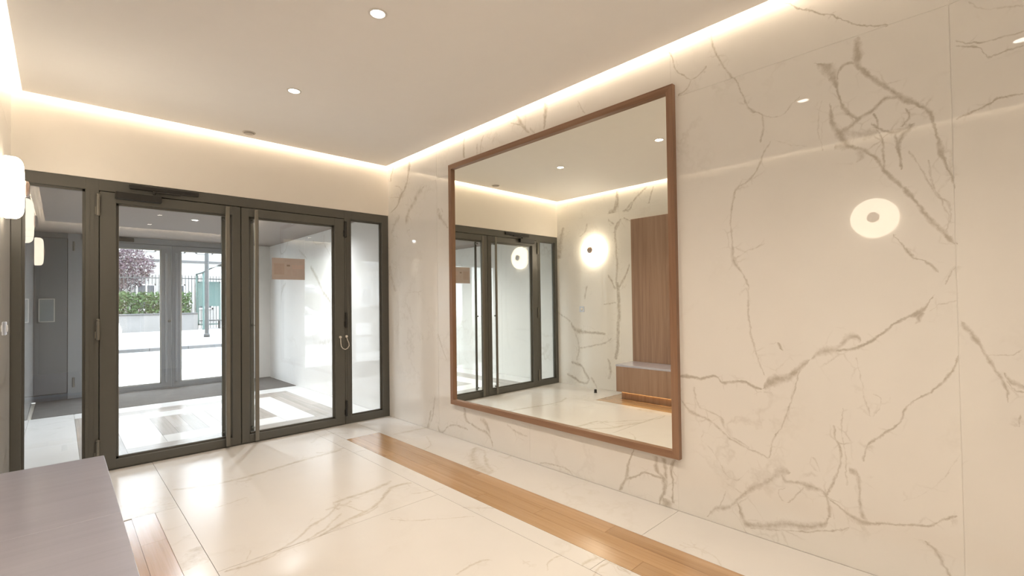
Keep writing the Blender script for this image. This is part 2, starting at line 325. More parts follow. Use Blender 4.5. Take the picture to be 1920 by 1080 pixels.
 (0.60, [(1.436,0.056,0.0318),(1.429,0.031,0.0716),(1.425,0.002,0.0784)]),
 (0.50, [(2.476,0.012,0.01),(2.32,0.036,0.0104),(2.214,0.03,0.0117),(2.157,0.009,0.012)]),
 (0.50, [(3.934,0.192,0.027),(3.976,0.054,0.027),(4.025,-0.043,0.045)]),
 (0.50, [(3.823,0.06,0.0286),(3.769,0.006,0.0282),(3.677,0.065,0.0178),(3.538,0.107,0.016),(3.438,0.109,0.0184),(3.357,0.104,0.0189)]),
 (0.55, [(3.401,0.296,0.0296),(3.387,0.198,0.0295),(3.308,0.162,0.0248),(3.186,0.136,0.0222),(3.097,0.124,0.025),(3.012,0.038,0.0264)]),
 (0.50, [(3.184,0.233,0.0334),(3.11,0.198,0.0461),(3.053,0.123,0.0349)]),
 (0.40, [(2.844,0.236,0.0184),(2.689,0.193,0.0166),(2.603,0.189,0.0152)]),
 (0.70, [(2.382,2.777,0.0204),(2.372,2.697,0.0383),(2.38,2.613,0.0212),(2.388,2.549,0.0136)]),
 (0.55, [(2.729,2.78,0.0158),(2.673,2.737,0.0177),(2.638,2.674,0.0314),(2.584,2.607,0.0288),(2.54,2.567,0.0157)]),
 (0.50, [(2.75,2.703,0.0104),(2.656,2.663,0.0099),(2.584,2.594,0.0108)]),
 (0.40, [(2.531,2.595,0.018),(2.476,2.549,0.0172)]),
 (0.60, [(3.348,2.757,0.0221),(3.366,2.673,0.0228),(3.363,2.553,0.0216)]),
 (0.40, [(3.087,2.688,0.0166),(3.133,2.615,0.0158),(3.134,2.544,0.0163)]),
 (0.40, [(3.177,2.64,0.0209),(3.183,2.541,0.0206)]),
 (0.25, [(2.951,2.638,0.0125),(2.993,2.58,0.0125)]),
 (0.40, [(2.053,2.669,0.0091),(2.029,2.599,0.0091),(2.002,2.552,0.0082)]),
 (0.60, [(4.62,2.772,0.0218),(4.64,2.698,0.0218),(4.68,2.647,0.0209),(4.687,2.599,0.0216)]),
 (0.65, [(4.297,2.734,0.0536),(4.301,2.665,0.0466),(4.32,2.584,0.025),(4.357,2.497,0.0285),(4.403,2.449,0.0349),(4.467,2.403,0.0386),(4.524,2.326,0.0247),(4.619,2.272,0.0161),(4.697,2.244,0.013)]),
 (0.40, [(4.595,2.532,0.0094),(4.521,2.509,0.0108),(4.448,2.462,0.0121)]),
 (0.40, [(4.694,2.422,0.008),(4.504,2.39,0.008)]),
 (0.40, [(4.053,2.4,0.0574),(4.136,2.364,0.0685),(4.204,2.302,0.0488),(4.274,2.239,0.0431),(4.327,2.182,0.0762),(4.382,2.104,0.0712)]),
 (0.35, [(4.02,2.425,0.0125),(4.103,2.377,0.0125)]),
 (0.45, [(3.785,2.165,0.029),(3.75,2.073,0.0493),(3.692,2.023,0.0374),(3.629,1.951,0.0247)]),
 (0.30, [(3.734,2.157,0.013),(3.705,2.11,0.014)]),
 (0.30, [(4.489,2.176,0.0492),(4.564,2.138,0.0529),(4.681,2.025,0.055)]),
 (0.35, [(3.8,0.942,0.0194),(3.738,0.817,0.0187),(3.659,0.696,0.0187)]),
 (0.40, [(3.861,0.333,0.02),(3.915,0.123,0.02),(3.995,-0.022,0.02)]),
 (0.25, [(4.389,1.356,0.0092),(4.077,1.364,0.0092)]),
 (0.30, [(4.713,1.66,0.051),(4.664,1.493,0.0502),(4.59,1.377,0.0485)]),
]
V_FLOOR = [
 (0.60, [(1.741,3.953,0.0468),(1.402,3.915,0.0427),(1.123,3.861,0.0388),(0.881,3.833,0.0365),(0.677,3.881,0.0354),(0.555,3.94,0.0352)]),
 (0.55, [(1.268,2.912,0.0241),(1.125,2.779,0.0231),(1.023,2.727,0.0221),(0.929,2.651,0.02),(0.836,2.589,0.0191),(0.721,2.539,0.0181),(0.559,2.562,0.0181)]),
 (0.50, [(1.212,2.757,0.0192),(0.921,2.579,0.0161),(0.798,2.578,0.0161),(0.697,2.54,0.015)]),
 (0.40, [(1.144,2.605,0.0155),(0.983,2.57,0.0143),(0.869,2.556,0.0143),(0.744,2.562,0.0132)]),
 (0.35, [(0.882,3.439,0.0192),(0.684,3.397,0.0191)]),
 (0.35, [(0.713,2.688,0.0092),(0.665,2.595,0.0082)]),
 (0.40, [(0.517,2.923,0.0709),(0.474,2.787,0.0984),(0.439,2.703,0.0871)]),
 (0.30, [(0.352,3.716,0.016),(0.517,3.676,0.016)]),
 (0.35, [(0.275,3.592,0.025),(0.38,3.568,0.025)]),
 (0.35, [(0.886,3.852,0.031),(0.953,3.759,0.0308),(1.005,3.779,0.0324)]),
 (0.60, [(1.012,2.574,0.0222),(1.164,2.638,0.0255),(1.32,2.681,0.0269),(1.438,2.739,0.0265),(1.564,2.856,0.0284),(1.654,2.898,0.0355),(1.767,2.878,0.0371)]),
 (0.55, [(1.241,2.94,0.0323),(1.302,2.948,0.0326),(1.422,2.949,0.0338),(1.559,2.968,0.0361),(1.683,3.01,0.037)]),
 (0.50, [(1.167,2.879,0.0238),(1.256,2.878,0.0242),(1.317,2.675,0.0202)]),
 (0.50, [(1.414,2.695,0.0218),(1.306,2.653,0.0209),(1.194,2.646,0.0209)]),
 (0.45, [(1.241,2.94,0.0108),(1.22,2.826,0.0193),(1.334,2.891,0.0204)]),
 (0.40, [(1.373,2.484,0.0117),(1.447,2.39,0.0108),(1.61,2.271,0.0108),(1.751,2.16,0.0114)]),
 (0.40, [(1.77,2.31,0.0164),(1.908,2.161,0.0156)]),
 (0.35, [(1.648,2.719,0.0153),(1.75,2.666,0.0153),(1.876,2.643,0.0153)]),
 (0.60, [(1.31,1.766,0.0136),(1.439,1.779,0.0152),(1.514,1.76,0.0153)]),
 (0.45, [(1.635,1.498,0.007),(1.731,1.542,0.0095),(1.784,1.53,0.012)]),
 (0.30, [(1.594,1.618,0.01),(1.637,1.608,0.0094)]),
 (0.55, [(1.783,1.407,0.0144),(1.867,1.405,0.0177),(1.929,1.371,0.0178)]),
 (0.55, [(1.753,1.32,0.0104),(1.85,1.34,0.0121),(1.919,1.338,0.0136)]),
 (0.50, [(1.926,1.462,0.0133),(1.89,1.382,0.0136),(1.894,1.296,0.0126),(1.882,1.205,0.0126)]),
 (0.50, [(1.926,1.318,0.0081),(1.877,1.261,0.0104),(1.912,1.2,0.0112)]),
 (0.50, [(2.578,3.169,0.068),(2.394,2.987,0.0639),(2.285,2.772,0.0924),(2.253,2.608,0.1144)]),
 (0.50, [(2.463,2.916,0.0304),(2.363,2.76,0.0326),(2.309,2.647,0.0372)]),
 (0.40, [(2.578,3.169,0.0453),(2.566,3.052,0.0318),(2.448,2.893,0.0155)]),
 (0.35, [(2.563,2.867,0.0305),(2.562,2.774,0.0319),(2.649,2.801,0.0297)]),
 (0.35, [(2.306,1.171,0.0126),(2.314,1.07,0.0112),(2.241,0.942,0.009)]),
 (0.30, [(2.785,1.968,0.0201),(2.77,1.866,0.0192)]),
 (0.45, [(2.288,4.042,0.0546),(2.596,4.023,0.0578),(2.771,4.046,0.0614)]),
 (0.40, [(1.55,4.024,0.0383),(1.68,3.973,0.0392),(1.957,4.05,0.0418),(2.141,4.111,0.0453)]),
 (0.30, [(1.633,4.341,0.0422),(1.864,4.509,0.0487),(2.016,4.405,0.0502)]),
 (0.40, [(2.475,3.761,0.0177),(2.341,3.507,0.0146),(2.238,3.436,0.031)]),
]
V_LEFT = [
 (0.70, [(3.69,1.505,0.0332),(3.659,1.361,0.0331),(3.647,1.106,0.033),(3.669,0.878,0.033),(3.68,0.65,0.033),(3.711,0.435,0.033)]),
 (0.50, [(3.606,2.353,0.0233),(3.693,2.164,0.0235),(3.681,1.962,0.023),(3.668,1.732,0.023),(3.69,1.505,0.0231)]),
 (0.50, [(3.824,1.597,0.0224),(3.757,1.508,0.0228),(3.691,1.419,0.02),(3.59,1.501,0.0224),(3.473,1.72,0.0219)]),
 (0.65, [(4.496,0.915,0.0333),(4.388,0.81,0.04),(4.199,0.787,0.0275),(3.875,0.779,0.0262)]),
 (0.40, [(4.185,1.464,0.0214),(4.234,1.269,0.0224)]),
 (0.35, [(3.901,1.192,0.0141),(3.695,1.214,0.0141)]),
 (0.35, [(4.336,0.553,0.0184),(3.948,0.635,0.0177),(3.773,0.717,0.0175)]),
 (0.50, [(4.496,0.332,0.0268),(4.321,0.295,0.0276),(4.248,0.196,0.0297),(4.167,0.114,0.0294)]),
 (0.50, [(4.167,0.114,0.025),(4.251,0.045,0.0242),(4.441,0.1,0.0283),(4.579,0.147,0.028)]),
 (0.35, [(4.746,1.068,0.0219),(4.504,0.94,0.0205)]),
 (0.30, [(4.137,0.148,0.0228),(4.014,-0.03,0.022)]),
 (0.40, [(3.84,0.439,0.0277),(3.808,0.298,0.0282),(3.835,0.151,0.028)]),
 (0.60, [(3.668,2.605,0.0338),(3.704,2.481,0.0344),(3.8,2.46,0.0318)]),
 (0.40, [(3.409,2.549,0.0219),(3.539,2.457,0.0233)]),
 (0.40, [(3.802,2.365,0.0233),(3.708,2.295,0.0233)]),
 (0.40, [(4.617,2.363,0.0332),(4.684,2.116,0.0673),(4.709,1.895,0.0837)]),
 (0.30, [(4.168,2.368,0.019),(4.208,2.252,0.0192),(4.304,2.187,0.0184)]),
 (0.25, [(4.428,0.793,0.0196),(4.355,0.552,0.0192),(4.397,0.365,0.019)]),
 (0.60, [(3.657,2.752,0.0261),(3.641,2.615,0.0318),(3.689,2.487,0.0272),(3.788,2.452,0.0256)]),
 (0.45, [(3.196,2.723,0.0198),(3.368,2.592,0.0198),(3.495,2.458,0.0205),(3.572,2.459,0.0182)]),
 (0.40, [(3.103,2.716,0.0166),(3.177,2.496,0.0171)]),
 (0.40, [(3.548,2.366,0.0128),(3.448,2.298,0.0128)]),
 (0.35, [(3.6,2.362,0.0233),(3.654,2.257,0.0237),(3.708,2.174,0.0242)]),
]
V_VEST = [
 (0.60, [(7.011,1.796,0.0485),(6.793,1.63,0.0626),(6.585,1.438,0.0653),(6.308,1.271,0.0396)]),
 (0.40, [(8.068,1.592,0.051),(8.24,1.481,0.0556),(8.299,1.365,0.0581)]),
 (0.35, [(7.481,2.08,0.0364),(7.287,1.992,0.0354),(7.147,1.928,0.0342)]),
 (0.30, [(6.916,2.168,0.026),(6.785,2.104,0.0139),(6.534,2.096,0.0269),(6.511,2.209,0.0332)]),
 (0.35, [(8.345,2.215,0.045),(8.231,2.087,0.0241),(7.948,2.236,0.0396)]),
 (0.30, [(6.534,2.096,0.0211),(6.298,1.896,0.0202)]),
]
# ------------------------------------------------------------------ shared materials
M={}
M['paint']=plain('warm white wall paint',(.86,.82,.76),.75,var=.015,spec=.2)
M['ceil']=plain('matt ceiling paint',(.91,.89,.865),.85,var=.012,spec=.1)
M['grout']=plain('pale grout',(.62,.58,.52),.8); M['joint']=plain('white joint filler',(.86,.84,.80),.6)
M['metal']=plain('olive grey powder coated metal',(.100,.098,.085),.36,0,.05,20)
M['metal_blk']=plain('dark closer metal',(.018,.017,.015),.4,0,.05,20)
M['gasket']=plain('black rubber gasket',(.015,.015,.014),.6)
M['bead']=plain('pale glazing bead',(.42,.42,.40),.35,.3)
M['steel']=plain('brushed pull bar',(.19,.18,.155),.30,.5,.08,30)
M['cable']=plain('white cable sleeve',(.62,.58,.52),.5)
M['copper']=plain('satin copper',(.60,.47,.41),.33,1.0,.05,30)
M['white_metal']=plain('white enamelled metal',(.75,.73,.70),.4)
M['glass']=glass('clear door glass')
M['mirror_glass']=None
t=NT('silvered mirror'); b=t.n('BsdfGlossy'); b.inputs['Roughness'].default_value=0; b.inputs['Color'].default_value=(.97,.975,.91,1); t.l(b.outputs[0],t.out.inputs[0]); M['mirror_glass']=t.m
M['walnut']=wood('walnut veneer',(.20,.118,.078),(.325,.208,.146),(.42,.29,.215),'z',1.0,.33)
M['walnut_sheen']=wood('walnut bench top with painted sheen',(.38,.385,.47),(.43,.435,.53),(.48,.485,.58),'x',.6,.42,spec=1.0,coat=1.0)  # walnut seat: daylight sheen is put into the colour as lilac grey
M['frame_z']=wood('mirror frame wood upright',(.165,.085,.047),(.275,.155,.092),(.355,.22,.14),'z',1.6,.4)
M['frame_y']=wood('mirror frame wood level',(.165,.085,.047),(.275,.155,.092),(.355,.22,.14),'y',1.6,.4)
M['oak']=wood('oak floor plank',(.29,.165,.075),(.44,.27,.135),(.54,.36,.20),'y',.8,.26,per_obj=.22,coat=.7)
M['oak_g']=wood('glare greyed oak board',(.25,.22,.19),(.38,.34,.30),(.48,.44,.40),'y',.8,.22,per_obj=.2); M['oak_glare_x']=wood('glare greyed oak board crosswise',(.25,.22,.19),(.38,.34,.30),(.48,.44,.40),'x',.8,.22,per_obj=.2)  # lobby oak paled and greyed in colour to stand for daylight glare
M['oak_x']=wood('oak floor plank crosswise',(.29,.165,.075),(.44,.27,.135),(.54,.36,.20),'x',.8,.26,per_obj=.22)
M['led']=emit('warm led strip',WARM,STRIP)
M['led_low']=emit('amber led under bench',(1,.55,.2),2.5)
M['spot']=emit('downlight lens',(1,.90,.78),14.0)
M['globe']=emit('opal glass lit from inside',(1,.85,.66),GLOBE)

# ------------------------------------------------------------------ room shell
def panels(parent,veins,cols,rows,axis,at,thick,mname,seed,name='marble_panel',gap=.0012,**kw):
    """slabs of marble in a plane; axis 'x': wall slabs at x=at (u=y, v=z); axis 'z': floor slabs (u=x, v=y)"""
    k=0
    for (u0,u1) in cols:
        for (v0,v1) in rows:
            k+=1
            vs=[(s,P) for s,P in veins if any(u0-.01<q[0]<u1+.01 and v0-.01<q[1]<v1+.01 for q in P)]
            m=marble('%s %d'%(mname,k),'yz' if axis=='x' else 'xy',vs,seed=seed+k*1.37,**kw)
            if axis=='x': box(name,m,parent,at,at+thick,u0+gap,u1-gap,v0+gap,v1-gap)
            else: box(name,m,parent,u0+gap,u1-gap,v0+gap,v1-gap,at-abs(thick),at)
def seq(*a): return list(zip(a[:-1],a[1:]))
wr=box('wall_right',M['joint'],None,XR+.0016,XR+.14,YB-.1,YO,-.1,3.0); tag(wr,kind='structure')
panels(wr,V_RIGHT,seq(YB,-1.085,.135,1.36,2.58,3.80,YF+.06),seq(0,2.45,2.80),'x',XR,.0016,'right wall marble',1.0)
panels(wr,V_VEST,seq(YF+.06,6.02,7.24,YO),[(0,ZV)],'x',XR,.0016,'lobby right wall marble',31.0,rough=.045)
wl=MB().box(XL-.14,XL-.0016,.08,YF+.06,-.1,3.0).box(XL-.14,XL-.0016,-1.25,.08,2.38,3.0).box(XL-.14,XL-.0016,YB-.1,-1.25,-.1,3.0).build('wall_left',M['joint'],None); tag(wl,kind='structure')
panels(wl,[(min(.85,s_+.14),[(u_,v_,w_*1.4) for u_,v_,w_ in P_]) for s_,P_ in V_LEFT],[(.08,1.26),(1.26,2.44),(2.44,3.62),(3.62,YF+.03)],seq(0,2.45,2.80),'x',XL,-.0016,'left wall marble',50.0)
panels(wl,[],[(-1.25,.08)],[(2.38,2.80)],'x',XL,-.0016,'left wall marble over opening',70.0)
panels(wl,[],[(YB,-1.25)],seq(0,2.45,2.80),'x',XL,-.0016,'left wall marble back',75.0)
tag(MB().box(-1.95,-1.8,-2.12,.8,-.1,2.6).box(-1.8,XL-.14,.68,.8,-.1,2.6).box(-1.8,XL-.14,-2.12,-1.9,-.1,2.6).build('wall_passage',M['paint'],None),kind='structure')
tag(box('ceiling_passage',M['ceil'],None,-1.8,XL-.14,-1.9,.7,2.38,2.5),kind='structure')
tag(box('wall_back',M['paint'],None,XL-.14,XR+.14,YB-.12,YB,0,3.0),kind='structure')
wf=MB().box(XL-.14,XR+.012,YF,YF+.12,2.222,3.0).build('wall_far',M['paint'],None); tag(wf,kind='structure')
# ceiling: lowered panel with a lit slot all round, slab above it
ce=MB().box(XL-.14,XR+.14,YB-.1,YF+.12,2.96,3.06).build('ceiling',M['ceil'],None); tag(ce,kind='structure')
SP=[(1.19,3.44),(1.19,2.225),(1.19,1.035),(1.19,-.10),(1.19,-1.30)]  # last one is unseen behind the camera, added for its light
cp=box('ceiling_panel',M['ceil'],ce,XL+GAP,XR-GAP,YB+GAP,YF-GAP,ZC,ZC+.05)
def strip(*a): return box('light_strip',M['led'],ce,*a)
q=.014; zs=ZC+.062
strip(XL+GAP-.004,XL+GAP+q,YB+.1,YF-GAP-.02,zs-.008,zs+.008); strip(XR-GAP-q,XR-GAP+.004,YB+.1,YF-GAP-.02,zs-.008,zs+.008)
strip(XL+GAP+.02,XR-GAP-.02,YF-GAP-q,YF-GAP+.004,zs-.008,zs+.008); strip(XL+GAP+.02,XR-GAP-.02,YB+GAP-.004,YB+GAP+q,zs-.008,zs+.008)

# floor: marble slabs, two oak inlays made of boards
fl=tag(box('floor',M['grout'],None,XL-1.7,XR+.14,YB-.1,YO+.1,-.14,-.0135),kind='structure')
FK=dict(base=(.67,.655,.635),rough=.20,spec=.27)
OX0,OX1=1.905,2.232; LX1=.417
panels(fl,V_FLOOR,[(OX1,XR)],seq(YB,-1.08,1.36,3.80,YF+.03),'z',0,.013,'floor border marble',90,'floor_tile',**FK)
panels(fl,V_FLOOR,[(OX0,OX1)],[(4.215,YF+.03)],'z',0,.013,'floor border end marble',95,'floor_tile',**FK)
panels(fl,V_FLOOR,[(1.78,OX0)],seq(YB,-1.08,1.36,3.80,YF+.03),'z',0,.013,'floor inner border marble',99,'floor_tile',**FK)
panels(fl,V_FLOOR,[(.535,1.78)],seq(YB,.14,2.58,YF+.03),'z',0,.013,'floor field marble',110,'floor_tile',**FK)
panels(fl,V_FLOOR,[(LX1,.535)],seq(YB,1.30,3.58),'z',0,.013,'floor left border marble',120,'floor_tile',**FK)
panels(fl,V_FLOOR,[(XL,LX1)],[(YB,.14),(.14,1.30)],'z',0,.013,'floor left marble',130,'floor_tile',**FK)
panels(fl,V_FLOOR,[(XL,.535)],[(3.58,YF+.03)],'z',0,.013,'floor left door marble',135,'floor_tile',**FK)
tag(box('floor_passage',M['grout'],None,-1.8,XL,-1.9,.7,-.013,0),kind='structure')
def boards(x0,x1,y0,y1,n,L,parent,mat='oak',off=0.0):
    w_=(x1-x0)/n
    for i in range(n):
        y=y0-((i*.37+off)%1.0)*L
        while y<y1:
            a,b_=max(y,y0),min(y+L,y1)
            if b_-a>.03: box('oak_board',M[mat],parent,x0+i*w_+.0006,x0+(i+1)*w_-.0006,a+.0006,b_-.0006,-.013,-.0002 if (i+int(y*7))%2 else 0)
            y+=L
boards(OX0,OX1,YB,4.215,3,1.15,fl,off=.2); boards(XL,LX1,1.30,3.58,6,1.15,fl,off=.55)

# lobby between the two glazed doors: floor with an oak ring and centre inlay, coir mat, plain walls
VK=dict(base=(.80,.785,.76),rough=.10,spec=.5)
A0,A1,B0,B1,RW=.12,2.36,5.05,7.22,.30
for c,r in ([(XL,A0)],[(YF+.09,7.54)]),([(A1,XR)],[(YF+.09,7.54)]),([(A0,A1)],[(YF+.09,B0),(B1,7.54)]),([(A0+RW,A0+2*RW),(A1-2*RW,A1-RW)],[(B0+RW,B1-RW)]),([(A0+2*RW,A1-2*RW)],[(B0+RW,B0+2*RW),(B1-2*RW,B1-RW)]):
    panels(fl,[],c,r,'z',0,.013,'lobby floor marble %.2f'%c[0][0],140+c[0][0]*9,'floor_tile',**VK)
boards(A0,A0+RW,B0,B1,3,1.1,fl,'oak_g'); boards(A1-RW,A1,B0,B1,3,1.1,fl,'oak_g',.4); boards(A0+2*RW,A1-2*RW,B0+2*RW,B1-2*RW,8,.9,fl,'oak_g',.3)
for yy in (B0,B1-RW):
    for i in range(3):
        for a,b_ in seq(A0+RW,A0+RW+.62+.1*i,A1-RW): box('oak_board',M['oak_glare_x'],fl,a+.0006,b_-.0006,yy+i*.1+.0006,yy+(i+1)*.1-.0006,-.013,0)
t=NT('grey coir mat'); nz=t.noise(t.pos(),260,3,.7); n2=t.noise(t.pos(),7,4)
t.bsdf(t.mix(t.math('MULTIPLY_ADD',nz,.7,t.math('MULTIPLY',n2,.35)),(.05,.046,.042),(.22,.205,.19)),.95,0,.1,bump=nz,bs=.9,bd=.006); M['mat']=t.m
tag(box('entrance_mat',M['mat'],None,XL+.02,XR-.02,7.545,YO-.02,-.0125,.004,b=.003),'grey brown coir entrance mat across the lobby floor by the street door','mat')
panels(wl,[],seq(YF+.09,6.02,7.24,YO),[(0,ZV)],'x',XL,-.0016,'lobby left wall marble',160,base=(.74,.73,.70),bgv=.5)
wl2=tag(box('wall_lobby_left',M['grout'],None,XL-.14,XL-.0017,YF+.06,YO,-.1,2.9),kind='structure')
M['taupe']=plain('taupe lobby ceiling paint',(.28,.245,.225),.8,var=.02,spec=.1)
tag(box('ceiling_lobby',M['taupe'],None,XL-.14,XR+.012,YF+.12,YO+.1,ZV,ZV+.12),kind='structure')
M['facade']=plain('pale facade render',(.72,.70,.66),.8)
wo=MB().box(XL-.5,XR+3,YO,YO+.25,2.262,6).box(2.345,XR+3,YO,YO+.25,-.2,2.262).box(-4,XL-.0016,YO,YO+.25,-.2,6).build('wall_street',M['facade'],None); tag(wo,kind='structure')

# ------------------------------------------------------------------ inner glazed door set
g=M['metal']
d1=empty('door_1',(1.2,YF,0),kind='structure')
FY0,FY1=YF+.006,YF+.076                       # frame depth
LY0,LY1=YF-.002,YF+.066                       # leaves sit a little proud
fr=MB()
for a,b_ in ((XL,-.195),(.135,.213),(2.137,2.207),(2.562,XR)): fr.box(a,b_,FY0,FY1,0,2.222,b=.003)
fr.box(XL,XR,FY0+.001,FY1-.001,2.135,2.222,b=.003); fr.box(XL,.2,FY0+.001,FY1-.001,0,.075,b=.003); fr.box(2.15,XR,FY0+.001,FY1-.001,0,.075,b=.003)
for x in (.160,.186,2.16,2.192): fr.box(x-.002,x+.002,FY0-.003,FY0+.002,.08,2.13)
for x0_,x1_ in ((.198,.238),(2.112,2.152)): fr.box(x0_,x1_,YF+.0665,YF+.084,0,2.222)
fr.box(.2,2.15,YF+.0668,YF+.0838,2.104,2.222); fr.box(.2,2.15,YF+.012,YF+.080,.0005,.0105)
fr.build('door_frame',g,d1)
def bead_frame(mb,x0,x1,z0,z1,y,w_=.016,d=.012):
    mb.box(x0,x0+w_,y,y+d,z0,z1); mb.box(x1-w_,x1,y,y+d,z0,z1); mb.box(x0,x1,y,y+d,z0,z0+w_); mb.box(x0,x1,y,y+d,z1-w_,z1); return mb
for x0,x1 in ((-.195,.135),(2.207,2.562)):
    sd=box('sidelight_pane',M['glass'],d1,x0-.004,x1+.004,YF+.045,YF+.053,.071,2.139)
    bead_frame(MB(),x0,x1,.075,2.135,YF+.033).build('glazing_bead',M['metal'],sd)
    bead_frame(MB(),x0+.004,x1-.004,.079,2.131,YF+.0425,.006,.002).build('gasket',M['gasket'],sd)
def leaf(x0,x1,gx0,gx1,bx,hx,label=None):
    z0,z1,gz0,gz1=.012,2.128,.078,2.052
    mb=MB()
    mb.box(x0,gx0,LY0,LY1,z0,z1,b=.003); mb.box(gx1,x1,LY0,LY1,z0,z1,b=.003)
    mb.box(gx0-.004,gx1+.004,LY0+.001,LY1-.001,gz1,z1,b=.002); mb.box(gx0-.004,gx1+.004,LY0+.001,LY1-.001,z0,gz0,b=.002)
    lf=mb.build('door_leaf',g,d1)
    box('glass_pane',M['glass'],lf,gx0-.004,gx1+.004,YF+.040,YF+.050,gz0-.004,gz1+.004)
    bd=bead_frame(MB(),gx0,gx1,gz0,gz1,YF+.026); bd.build('glazing_bead',g,lf)
    bead_frame(MB(),gx0+.010,gx1-.010,gz0+.010,gz1-.010,YF+.036,.008,.003).build('gasket',M['bead'],lf)
    for sy,nm in ((-1,'pull_bar'),(1,'pull_bar')):
        y=LY0-.042 if sy<0 else LY1+.042
        pb=MB().box(bx-.0165,bx+.0165,y-.009,y+.009,.022,2.112,b=.004)
        for z in (.12,1.06,2.02): pb.cyl((bx,min(y,LY0-.0) if sy<0 else LY1,z),.009,.042,'y',12)
        pb.build(nm,M['steel'],lf)
    for za,zb in ((1.94,2.09),(1.0,1.143),(.09,.235)):
        hb=MB().cyl((hx,LY0-.010,za),.0115,zb-za,'z',14).lathe([(.0125,0),(.0125,.012),(.008,.016)],(hx,LY0-.010,zb),'z',14).box(hx-.02,hx-.004,LY0-.006,LY0-.0,za+.01,za+(zb-za)*.45,b=.002)
        hb.build('hinge',M['metal_blk'] if x0>1 else M['steel'],lf)
    return lf
l1=leaf(.216,1.170,.313,1.103,1.060,.207); l2=leaf(1.176,2.134,1.240,2.030,1.290,2.143)
MB().box(1.1705,1.1755,LY0+.012,LY1-.01,.012,2.128).build('seal_strip',M['gasket'],d1)
# door closer on the left leaf
dc=MB().box(.309,.593,LY0-.048,LY0,2.078,2.136,b=.004).box(.305,.312,LY0-.044,LY0-.004,2.082,2.132).build('door_closer',M['metal_blk'],d1)
MB().box(.391,.850,FY0-.026,FY0,2.172,2.206,b=.003).build('slide_rail',M['metal_blk'],dc)
MB().tube([(.545,LY0-.03,2.138),(.545,LY0-.03,2.158)],.009,10).box(.535,.72,LY0-.036,LY0-.022,2.156,2.168,b=.002).build('closer_arm',M['metal_blk'],dc)
# door loop cable between right leaf and frame
cl=MB().tube([(2.081,LY0-.012,.892),(2.081,LY0-.017,.845),(2.084,LY0-.022,.812),(2.098,LY0-.026,.790),(2.122,LY0-.028,.778),(2.148,LY0-.027,.788),(2.166,LY0-.024,.812),(2.166,LY0-.02,.84),(2.154,LY0-.016,.870),(2.147,LY0-.012,.896)],.0042,10).build('door_loop_cable',M['cable'],d1)
for x,z in ((2.081,.905),(2.147,.909)): MB().lathe([(.0,-.018),(.010,-.018),(.0135,-.012),(.0135,0)],(x,LY0,z),'y',18).build('cable_end_cap',M['cable'],cl)

# printed notice stuck on the right leaf
t=NT('tan notice with grey print'); p=t.pos(); sp=t.n('SeparateXYZ'); t.l(p,sp.inputs[0])
U=t.math('MULTIPLY_ADD',sp.outputs[0],1/.302,-1.443/.302); V=t.math('MULTIPLY_ADD',sp.outputs[2],1/.205,-1.488/.205)
def rect(u0,u1,v0,v1):
    a=t.math('MULTIPLY',t.math('GREATER_THAN',U,u0),t.math('LESS_THAN',U,u1)); b=t.math('MULTIPLY',t.math('GREATER_THAN',V,v0),t.math('LESS_THAN',V,v1)); return t.math('MULTIPLY',a,b)
col=t.mix(t.noise(p,9,3),(.37,.325,.305),(.43,.375,.35))
col=t.mix(t.math('MULTIPLY',rect(.05,.37,.22,.76),.55),col,(.36,.29,.245))
for r,k,cc in ((rect(.44,.54,.62,.70),.85,(.20,.16,.13)),):
    col=t.mix(t.math('MULTIPLY',r,k),col,cc)
ln=t.math('GREATER_THAN',t.math('SINE',t.math('MULTIPLY',V,95.0)),.35); wd=t.math('GREATER_THAN',t.noise(t.scale(p,(60,1,9)),1,1),.44)
for r,k,cc in ((rect(.60,.97,.50,.72),.40,(.62,.36,.30)),(rect(.42,.75,.20,.48),.35,(.36,.26,.22)),(rect(.38,.60,.86,.92),.4,(.33,.27,.23)),(rect(.80,.94,.80,.88),.4,(.33,.28,.22)),(rect(.08,.34,.26,.70),.35,(.26,.20,.17))):
    col=t.mix(t.math('MULTIPLY',t.math('MULTIPLY',r,k),t.math('MULTIPLY',ln,wd)),col,cc)
M['notice']=t.bsdf(col,.55,0,.3)
nt=MB().box(1.443,1.745,YF+.0375,YF+.0395,1.488,1.693).build('notice',M['notice'],None); tag(nt,'tan printed notice stuck on the glass of the right door leaf','sign')
# ------------------------------------------------------------------ mirror
MY0,MY1,MZ0,MZ1=1.334,3.568,.310,2.526
mr=empty('wall_mirror',(XR,(MY0+MY1)/2,MZ0),'large rectangular mirror in a thin brown wooden frame on the marble wall','mirror')
x0,x1,fw_=XR-.032,XR-.0005,.043
def mitre(a,b_,c,d):   # frame bar with mitred ends: outer a,b  inner d,c in the (y,z) plane
    P=[a,b_,c,d]; return MB().add([(x0,y,z) for y,z in P]+[(x1,y,z) for y,z in P],[(0,1,2,3),(7,6,5,4),(0,4,5,1),(1,5,6,2),(2,6,7,3),(3,7,4,0)])
o=[(MY0,MZ0),(MY1,MZ0),(MY1,MZ1),(MY0,MZ1)]; n_=[(MY0+fw_,MZ0+fw_),(MY1-fw_,MZ0+fw_),(MY1-fw_,MZ1-fw_),(MY0+fw_,MZ1-fw_)]
for k in range(4): mitre(o[k],o[(k+1)%4],n_[(k+1)%4],n_[k]).build('frame_bar',M['frame_y'] if k%2==0 else M['frame_z'],mr)
box('mirror_glass',M['mirror_glass'],mr,XR-.010,XR-.004,MY0+fw_-.003,MY1-fw_+.003,MZ0+fw_-.003,MZ1-fw_+.003)

